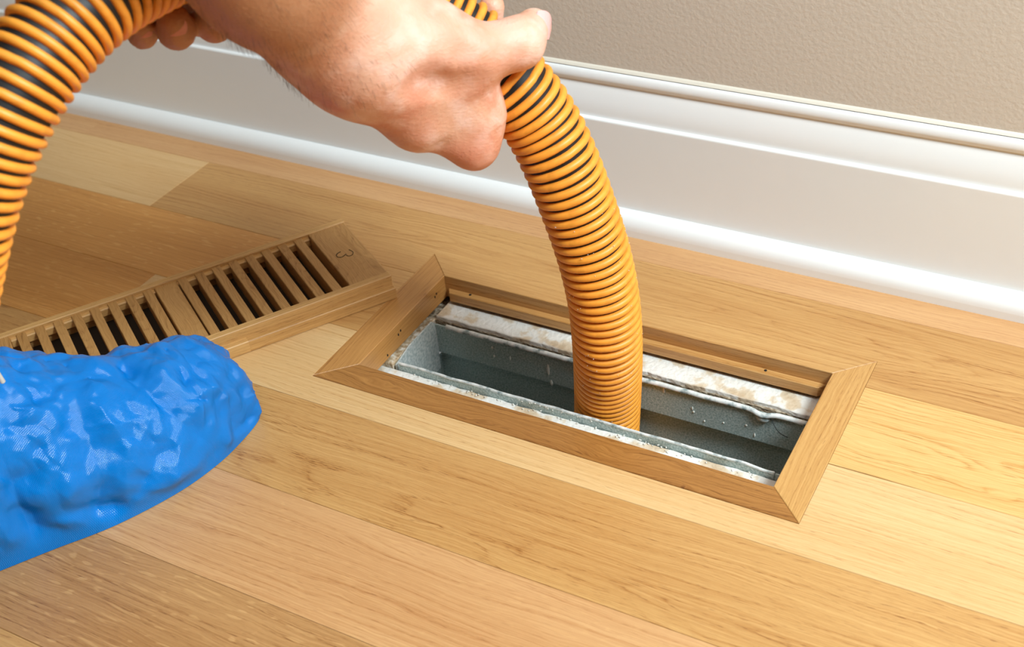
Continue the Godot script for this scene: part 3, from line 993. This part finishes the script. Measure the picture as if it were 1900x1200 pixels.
# ------------------------------------------------------------------ shoe cover
func build_shoe_cover() -> void:
	var o := thing("shoe_cover", "crinkled glossy blue plastic shoe cover on the floor, lower left", "shoe cover")
	var mat := flat_mat(Color(0.0, 0.47, 0.80), 0.2)
	mat.metallic_specular = 0.45
	var im := Image.create(64, 64, false, Image.FORMAT_RGB8)
	for y in 64:
		for x in 64:
			var h := 0.5 + 0.25 * sin(TAU * (x + y) / 32.0) + 0.25 * sin(TAU * (x - y) / 32.0)
			im.set_pixel(x, y, Color(h, h, h))
	mat.heightmap_enabled = true
	mat.heightmap_texture = ImageTexture.create_from_image(im)
	mat.heightmap_scale = 0.012
	mat.uv1_scale = Vector3(150, 90, 1)
	# sections from the toe: near floor edge, far floor edge, height, how far the crown leans to the far side
	var S := [[Vector2(-0.1925, 0.1315), Vector2(-0.1960, 0.1290), 0.0080, 0.00], [Vector2(-0.1865, 0.1430), Vector2(-0.2220, 0.1175), 0.0320, 0.00], [Vector2(-0.1840, 0.1640), Vector2(-0.2470, 0.1120), 0.0520, 0.00], [Vector2(-0.1845, 0.1900), Vector2(-0.2640, 0.1270), 0.0660, 0.00], [Vector2(-0.1916, 0.2227), Vector2(-0.2800, 0.1530), 0.0730, 0.00], [Vector2(-0.2092, 0.2626), Vector2(-0.3000, 0.1870), 0.0850, 0.00], [Vector2(-0.2311, 0.2954), Vector2(-0.3200, 0.2170), 0.1120, 0.00], [Vector2(-0.2493, 0.3235), Vector2(-0.3430, 0.2520), 0.1380, 0.00], [Vector2(-0.2756, 0.3640), Vector2(-0.3800, 0.2980), 0.1700, 0.00], [Vector2(-0.3100, 0.4200), Vector2(-0.4200, 0.3600), 0.2000, 0.00]]
	var nt := 400
	var na := 220
	var folds := [[Vector3(-0.27224, 0.08500, 0.23426), Vector3(-0.20887, 0.00400, 0.26148), 0.0070, 0.0090], [Vector3(-0.20887, 0.00400, 0.26148), Vector3(-0.21305, 0.03500, 0.23676), 0.0040, 0.0070], [Vector3(-0.28886, 0.08500, 0.24134), Vector3(-0.23030, 0.07000, 0.25920), 0.0050, 0.0040], [Vector3(-0.20887, 0.00400, 0.26148), Vector3(-0.18870, 0.04500, 0.21032), 0.0050, 0.0030], [Vector3(-0.25544, 0.08000, 0.18985), Vector3(-0.19252, 0.06500, 0.21438), 0.0060, 0.0030], [Vector3(-0.21240, 0.06000, 0.14367), Vector3(-0.19869, 0.06000, 0.19330), 0.0060, 0.0040], [Vector3(-0.19504, 0.04500, 0.14124), Vector3(-0.18188, 0.03500, 0.19504), 0.0050, 0.0030], [Vector3(-0.19661, 0.06800, 0.20859), Vector3(-0.18955, 0.05000, 0.15814), 0.0050, 0.0030]]
	var n1 := noise(301, 22.0, 1)
	var n2 := noise(302, 55.0, 2)
	var n3 := noise(303, 17.0, 2)
	var pleat := (Vector3(0.06669, -0.08100, 0.02580)).normalized()
	var n4 := noise(311, 13.0, 1, FastNoiseLite.TYPE_SIMPLEX)
	var creases := []
	var rng := RandomNumberGenerator.new()
	rng.seed = 23
	for k in 14:
		var fq := [18.0, 26.0, 38.0, 54.0, 76.0, 105.0, 150.0][k / 2] as float
		creases.append([Vector3(rng.randf_range(-1, 1), rng.randf_range(-0.5, 0.5), rng.randf_range(-1, 1)).normalized(), fq, rng.randf() * 9.0, 0.095 / fq, rng.randf_range(0.6, 1.2)])
	var m := Soup.new()
	for i in nt + 1:
		var f := float(i) / nt * (S.size() - 1)
		var k := mini(int(f), S.size() - 2)
		var fr := f - k
		var get4 := func(c: int):
			var a = S[maxi(k - 1, 0)][c]
			var b = S[k][c]
			var d = S[k + 1][c]
			var e = S[mini(k + 2, S.size() - 1)][c]
			return cubic_interpolate(b, d, a, e, fr) if c > 1 else (b as Vector2).cubic_interpolate(d, a, e, fr)
		var N: Vector2 = get4.call(0)
		var F: Vector2 = get4.call(1)
		var H: float = get4.call(2)
		var lean: float = get4.call(3)
		for j in na + 1:
			var a := float(j) / na
			var th := a * PI
			# a rounded mound, steeper at the near foot
			var sd := 0.5 - 0.5 * cos(th)
			var up := pow(sin(th), 0.72)
			var q := N.lerp(F, clampf(sd + lean * up * 0.3, 0.0, 1.0))
			m.point(Vector3(q.x, up * H, q.y), Vector2(float(i) / nt, a))
	var idx := func(i: int, j: int) -> int: return i * (na + 1) + j
	for i in nt:
		for j in na:
			var a: int = idx.call(i, j)
			m.face(a, a + 1, a + na + 2); m.face(a, a + na + 2, a + na + 1)
	m.relax_normals()
	for k in 60:      # short crisp creases where the film is bunched
		var a := m.v[idx.call(rng.randi_range(10, 330), rng.randi_range(40, 170))]
		var way := Vector3(rng.randf_range(-1, 1), rng.randf_range(-0.5, 0.5), rng.randf_range(-1, 1)).normalized()
		if rng.randf() < 0.5: way = (way * 0.4 + pleat).normalized()
		folds.append([a, a + way * rng.randf_range(0.02, 0.055), rng.randf_range(0.002, 0.004), rng.randf_range(0.0012, 0.0030) * (1.0 if rng.randf() < 0.7 else -1.0)])
	var moved := m.v.duplicate()
	for k in m.v.size():
		var p := m.v[k]
		var a := m.u[k].y
		var amp := 0.0
		for c in creases:
			var phase: float = (c[0] as Vector3).dot(p) * c[1] + c[2] + n1.get_noise_3dv(p * c[4] + Vector3(c[2], 0, 0)) * 0.55
			var saw := absf(fposmod(phase, 2.0) - 1.0)
			# creases run out: each family is strong only in places
			var local := clampf(0.35 + n3.get_noise_3dv(p * 1.5 + Vector3(0, c[2] * 3.0, 0)) * 2.2, 0.0, 1.0)
			amp += (saw - 0.5) * c[3] * local
		# long sharp pleats along the drag of the film
		var al := p.dot(pleat)
		var ac := p - pleat * al
		var rid := n4.get_noise_3dv(ac + pleat * al * 0.28)
		var rid2 := n4.get_noise_3dv((ac + pleat * al * 0.4) * 2.3 + Vector3(5, 0, 0))
		var d := 0.0005 + amp + 0.0056 * (0.28 - absf(rid)) + 0.0016 * (0.28 - absf(rid2))
		for fo in folds:
			var ab: Vector3 = fo[1] - fo[0]
			var t := clampf((p - fo[0]).dot(ab) / ab.length_squared(), 0.0, 1.0)
			var dist: float = (p - fo[0] - ab * t).length()
			d += fo[3] * exp(-dist / fo[2]) * (1.0 - 0.4 * t)
		var edge := smoothstep(0.0, 0.10, sin(a * PI)) * smoothstep(0.0, 0.03, m.u[k].x + 0.01)
		moved[k] = p + m.n[k] * d * edge
		moved[k].y = maxf(moved[k].y, 0.0004)
	m.v = moved
	m.smooth = true
	obj("cover", m.mesh(), mat, o)
	m = Soup.new()
	rod(m, [Vector3(-0.26216, 0.15500, 0.27580), Vector3(-0.25756, 0.13000, 0.27210), Vector3(-0.25141, 0.11200, 0.27225)], 0.0016, 10)
	var bar := obj("metal_rod", m.mesh(), flat_mat(Color(0.80, 0.80, 0.78), 0.4, 0.2))
	tag(bar, "thin grey metal rod end lying on the blue shoe cover", "rod")

# ------------------------------------------------------------------ person
func build_person() -> void:
	var o := thing("person", "person's bare hairy right arm reaching in to grip the orange hose, left fingertips under it", "person")
	var m := Soup.new()
	var nz := noise(501, 55.0, 3)
	var nr := noise(502, 28.0, 2)
	var base := Color(0.86, 0.64, 0.525)
	var red := Color(0.81, 0.50, 0.385)
	var paler := Color(0.93, 0.775, 0.715)
	var shaded_tan_skin := Color(0.66, 0.45, 0.305)  # skin tan, darkened to paint in the shade lying over the forearm
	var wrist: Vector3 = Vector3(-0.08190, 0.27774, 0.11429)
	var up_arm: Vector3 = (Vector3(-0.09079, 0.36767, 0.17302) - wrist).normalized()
	var spots := [[Vector3(-0.01443, 0.27568, 0.05295), 0.020, -0.50], [Vector3(-0.02931, 0.20941, 0.07572), 0.020, 0.50], [Vector3(-0.01684, 0.27113, 0.08022), 0.030, 0.35], [Vector3(-0.05285, 0.23634, 0.10323), 0.020, 0.40], [Vector3(-0.00472, 0.27050, 0.02964), 0.014, -0.40], [Vector3(-0.06512, 0.29577, 0.10300), 0.050, -0.50]]
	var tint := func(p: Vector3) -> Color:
		var c := base.lerp(red, clampf(0.15 + nr.get_noise_3dv(p) * 0.8, 0.0, 1.0))
		c = c.lerp(paler, clampf(nz.get_noise_3dv(p) * 1.2 + 0.1, 0.0, 0.7))
		c = c.lerp(shaded_tan_skin, 0.85 * smoothstep(-0.01, 0.075, (p - wrist).dot(up_arm)))
		for s in spots:
			var d: float = p.distance_to(s[0]) / s[1]
			if d < 1.0:
				c = c.lerp(red if s[2] > 0 else paler, absf(s[2]) * (1.0 - d * d))
		return c.srgb_to_linear()
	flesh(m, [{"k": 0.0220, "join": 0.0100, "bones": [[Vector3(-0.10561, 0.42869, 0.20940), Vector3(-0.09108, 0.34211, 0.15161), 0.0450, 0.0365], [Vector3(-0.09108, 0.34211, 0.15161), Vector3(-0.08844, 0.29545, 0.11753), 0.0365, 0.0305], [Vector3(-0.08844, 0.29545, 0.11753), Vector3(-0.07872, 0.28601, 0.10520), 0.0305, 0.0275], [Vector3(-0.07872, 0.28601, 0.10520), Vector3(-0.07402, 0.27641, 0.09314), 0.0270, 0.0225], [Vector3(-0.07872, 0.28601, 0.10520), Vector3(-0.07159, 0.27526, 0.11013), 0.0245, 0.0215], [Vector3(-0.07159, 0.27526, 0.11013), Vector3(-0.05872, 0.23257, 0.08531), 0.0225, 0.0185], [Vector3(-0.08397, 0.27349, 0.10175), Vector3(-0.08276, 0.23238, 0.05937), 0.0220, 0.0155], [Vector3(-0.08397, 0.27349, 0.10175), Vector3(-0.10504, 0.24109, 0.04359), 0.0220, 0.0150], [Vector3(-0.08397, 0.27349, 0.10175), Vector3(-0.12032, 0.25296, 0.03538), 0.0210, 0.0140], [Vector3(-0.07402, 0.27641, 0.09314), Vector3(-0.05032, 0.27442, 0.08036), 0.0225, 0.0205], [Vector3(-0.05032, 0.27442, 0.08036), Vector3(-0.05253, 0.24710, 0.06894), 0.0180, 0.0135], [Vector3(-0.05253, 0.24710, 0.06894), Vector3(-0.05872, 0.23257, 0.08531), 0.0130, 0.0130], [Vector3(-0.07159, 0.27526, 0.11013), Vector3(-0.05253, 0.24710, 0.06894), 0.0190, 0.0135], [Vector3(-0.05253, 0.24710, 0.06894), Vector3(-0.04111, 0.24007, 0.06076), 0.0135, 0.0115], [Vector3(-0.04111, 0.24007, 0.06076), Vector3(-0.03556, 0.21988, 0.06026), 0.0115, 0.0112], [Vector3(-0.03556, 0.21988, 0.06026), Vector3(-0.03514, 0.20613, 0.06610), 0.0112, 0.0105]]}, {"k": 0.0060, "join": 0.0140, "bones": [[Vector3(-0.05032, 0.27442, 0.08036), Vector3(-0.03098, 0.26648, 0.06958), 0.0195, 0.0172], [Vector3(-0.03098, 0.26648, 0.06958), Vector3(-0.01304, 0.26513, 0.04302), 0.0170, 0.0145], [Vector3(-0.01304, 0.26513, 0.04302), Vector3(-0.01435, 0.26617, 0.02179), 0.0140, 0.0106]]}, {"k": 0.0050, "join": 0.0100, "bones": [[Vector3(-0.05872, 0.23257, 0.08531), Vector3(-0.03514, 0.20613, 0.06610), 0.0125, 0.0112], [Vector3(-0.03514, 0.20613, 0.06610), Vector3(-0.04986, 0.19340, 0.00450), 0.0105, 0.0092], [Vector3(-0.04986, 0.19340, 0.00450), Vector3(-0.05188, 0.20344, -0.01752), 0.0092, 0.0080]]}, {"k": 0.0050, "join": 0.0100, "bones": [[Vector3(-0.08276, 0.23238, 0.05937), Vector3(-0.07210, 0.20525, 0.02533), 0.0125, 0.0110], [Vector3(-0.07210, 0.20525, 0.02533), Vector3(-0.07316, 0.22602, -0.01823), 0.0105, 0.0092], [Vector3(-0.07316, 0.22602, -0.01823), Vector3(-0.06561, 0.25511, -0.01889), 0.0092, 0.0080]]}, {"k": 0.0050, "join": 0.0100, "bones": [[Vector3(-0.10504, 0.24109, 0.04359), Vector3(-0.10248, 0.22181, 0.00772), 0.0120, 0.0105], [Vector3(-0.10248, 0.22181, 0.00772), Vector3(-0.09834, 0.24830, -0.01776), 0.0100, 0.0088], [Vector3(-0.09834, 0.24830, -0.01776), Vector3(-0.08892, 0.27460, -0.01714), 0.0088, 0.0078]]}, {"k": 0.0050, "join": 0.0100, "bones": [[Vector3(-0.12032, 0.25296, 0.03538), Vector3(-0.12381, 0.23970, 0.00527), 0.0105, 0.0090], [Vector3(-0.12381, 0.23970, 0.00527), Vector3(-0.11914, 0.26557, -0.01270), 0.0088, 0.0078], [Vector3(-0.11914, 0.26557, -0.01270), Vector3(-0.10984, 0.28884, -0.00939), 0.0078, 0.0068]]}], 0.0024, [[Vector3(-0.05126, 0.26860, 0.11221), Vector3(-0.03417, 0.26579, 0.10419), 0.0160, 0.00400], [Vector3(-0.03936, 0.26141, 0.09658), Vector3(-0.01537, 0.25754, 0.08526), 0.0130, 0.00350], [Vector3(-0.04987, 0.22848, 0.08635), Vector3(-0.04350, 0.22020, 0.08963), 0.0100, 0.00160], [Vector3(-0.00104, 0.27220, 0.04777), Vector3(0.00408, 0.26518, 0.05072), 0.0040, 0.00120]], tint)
	var own := m.v.size()
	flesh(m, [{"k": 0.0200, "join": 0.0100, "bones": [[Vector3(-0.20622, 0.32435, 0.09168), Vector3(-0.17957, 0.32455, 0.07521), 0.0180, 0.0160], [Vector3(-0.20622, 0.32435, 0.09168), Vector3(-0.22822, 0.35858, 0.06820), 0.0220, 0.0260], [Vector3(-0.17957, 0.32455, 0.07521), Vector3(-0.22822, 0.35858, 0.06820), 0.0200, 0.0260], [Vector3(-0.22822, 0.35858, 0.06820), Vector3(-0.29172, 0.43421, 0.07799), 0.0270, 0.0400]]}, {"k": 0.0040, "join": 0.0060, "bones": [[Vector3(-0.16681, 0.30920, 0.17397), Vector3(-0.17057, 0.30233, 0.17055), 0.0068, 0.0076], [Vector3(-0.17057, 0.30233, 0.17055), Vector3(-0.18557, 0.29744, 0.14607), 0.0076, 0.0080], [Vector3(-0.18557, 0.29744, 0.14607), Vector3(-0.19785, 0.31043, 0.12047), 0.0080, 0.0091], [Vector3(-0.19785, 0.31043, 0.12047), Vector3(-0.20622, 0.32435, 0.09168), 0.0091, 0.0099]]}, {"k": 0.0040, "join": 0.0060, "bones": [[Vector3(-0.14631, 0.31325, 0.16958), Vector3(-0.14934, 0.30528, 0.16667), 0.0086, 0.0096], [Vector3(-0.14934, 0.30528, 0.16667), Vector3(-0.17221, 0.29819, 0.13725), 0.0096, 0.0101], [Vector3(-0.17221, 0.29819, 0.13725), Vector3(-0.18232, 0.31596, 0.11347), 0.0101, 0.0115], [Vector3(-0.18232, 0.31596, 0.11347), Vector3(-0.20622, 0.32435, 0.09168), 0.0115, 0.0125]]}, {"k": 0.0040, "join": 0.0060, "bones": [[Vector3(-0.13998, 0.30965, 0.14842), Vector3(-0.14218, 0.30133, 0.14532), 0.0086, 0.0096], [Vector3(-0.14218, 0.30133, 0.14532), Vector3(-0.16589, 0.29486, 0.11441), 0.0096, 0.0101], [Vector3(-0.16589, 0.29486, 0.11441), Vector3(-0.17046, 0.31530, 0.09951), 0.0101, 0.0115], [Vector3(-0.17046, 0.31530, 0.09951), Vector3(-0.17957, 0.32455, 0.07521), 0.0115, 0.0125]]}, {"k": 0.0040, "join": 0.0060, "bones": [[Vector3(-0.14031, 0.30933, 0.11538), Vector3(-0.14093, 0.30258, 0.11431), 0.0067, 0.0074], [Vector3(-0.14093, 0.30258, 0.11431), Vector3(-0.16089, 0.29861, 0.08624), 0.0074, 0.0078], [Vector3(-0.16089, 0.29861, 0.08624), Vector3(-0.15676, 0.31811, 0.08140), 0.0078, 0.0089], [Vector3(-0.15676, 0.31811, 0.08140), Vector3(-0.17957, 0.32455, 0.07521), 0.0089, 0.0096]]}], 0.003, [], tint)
	var mat := flat_mat(Color.WHITE, 0.5)
	mat.vertex_color_use_as_albedo = true
	mat.subsurf_scatter_enabled = true
	mat.subsurf_scatter_strength = 0.12
	mat.heightmap_enabled = true
	mat.heightmap_texture = noise_tex(61, 512, 0.045, 4)
	mat.heightmap_scale = 0.03
	mat.uv1_triplanar = true
	mat.uv1_scale = Vector3(16, 16, 16)
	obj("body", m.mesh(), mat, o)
	var nail := flat_mat(Color(0.93, 0.68, 0.655), 0.22)
	for e in [[Vector3(-0.00386, 0.27042, 0.02525), Vector3(-0.19764, 0.63323, -0.71893), Vector3(0.93095, 0.30621, 0.20018), 0.0080, 0.0068], [Vector3(-0.14247, 0.31187, 0.17499), Vector3(-0.12276, 0.86348, -0.23542), Vector3(0.38008, 0.33155, 0.86494), 0.0048, 0.0066], [Vector3(-0.16377, 0.30762, 0.17712), Vector3(-0.15788, 0.86643, -0.21650), Vector3(0.33619, 0.33523, 0.88859), 0.0040, 0.0052], [Vector3(-0.13649, 0.30821, 0.15409), Vector3(-0.15788, 0.86643, -0.21650), Vector3(0.18352, 0.31657, 0.92526), 0.0048, 0.0062]]:
		# a curved plate: centre, direction to the tip, outward, half length, half width
		var c: Vector3 = e[0]
		var z: Vector3 = (e[1] as Vector3).normalized()
		var y: Vector3 = ((e[2] as Vector3) - z * z.dot(e[2])).normalized()
		var x := y.cross(z)
		var s := Soup.new()
		var na := 12
		var nb := 12
		for i in na + 1:
			for j in nb + 1:
				var u := lerpf(-1, 1, float(i) / na)
				var v := lerpf(-1, 1, float(j) / nb)
				# square to round corners
				var uu := u * sqrt(1.0 - v * v * 0.32)
				var vv := v * sqrt(1.0 - u * u * 0.32)
				s.point(c + x * uu * e[4] + z * vv * e[3] - y * (uu * uu * e[4] * 0.38 + vv * vv * e[3] * 0.08), Vector2(u, v))
		for i in na:
			for j in nb:
				var a := i * (nb + 1) + j
				s.face(a, a + nb + 2, a + 1); s.face(a, a + nb + 1, a + nb + 2)
		var top := s.v.size()
		for k in top:
			s.point(s.v[k] - y * 0.0007)
		for i in na:
			for j in nb:
				var a := top + i * (nb + 1) + j
				s.face(a, a + 1, a + nb + 2); s.face(a, a + nb + 2, a + nb + 1)
		s.smooth = true
		obj("fingernail", s.mesh(), nail, o)
	# forearm hair
	var rng := RandomNumberGenerator.new()
	rng.seed = 8
	var h := Soup.new()
	var vs := m.v
	m.relax_normals()
	var A: Vector3 = Vector3(-0.09079, 0.36767, 0.17302)
	var B: Vector3 = Vector3(-0.08190, 0.27774, 0.11429)
	var ax := (B - A).normalized()
	var made := 0
	for tries in 60000:
		if made > 1100: break
		var k := rng.randi_range(0, own - 1)
		var t := (vs[k] - A).dot(ax)
		if t < 0.0 or t > A.distance_to(B): continue
		if m.n[k].y > 0.25 and rng.randf() < 0.85: continue
		made += 1
		var dir := (m.n[k] * 0.55 + ax * rng.randf_range(0.5, 1.1) + Vector3(0, -0.35, 0) + Vector3(rng.randf_range(-0.3, 0.3), rng.randf_range(-0.3, 0.3), rng.randf_range(-0.3, 0.3))).normalized()
		var ln := rng.randf_range(0.003, 0.0075)
		var p := vs[k] - m.n[k] * 0.0005
		var q := p + dir * ln * 0.5
		var r := q + (dir + ax * 0.4 - Vector3(0, 0.15, 0)).normalized() * ln * 0.5
		rod(h, [p, q, r], 0.000045, 3, false)
	h.smooth = true
	obj("arm_hair", h.mesh(), flat_mat(Color(0.34, 0.24, 0.17), 0.5), o).set_meta("kind", "stuff")
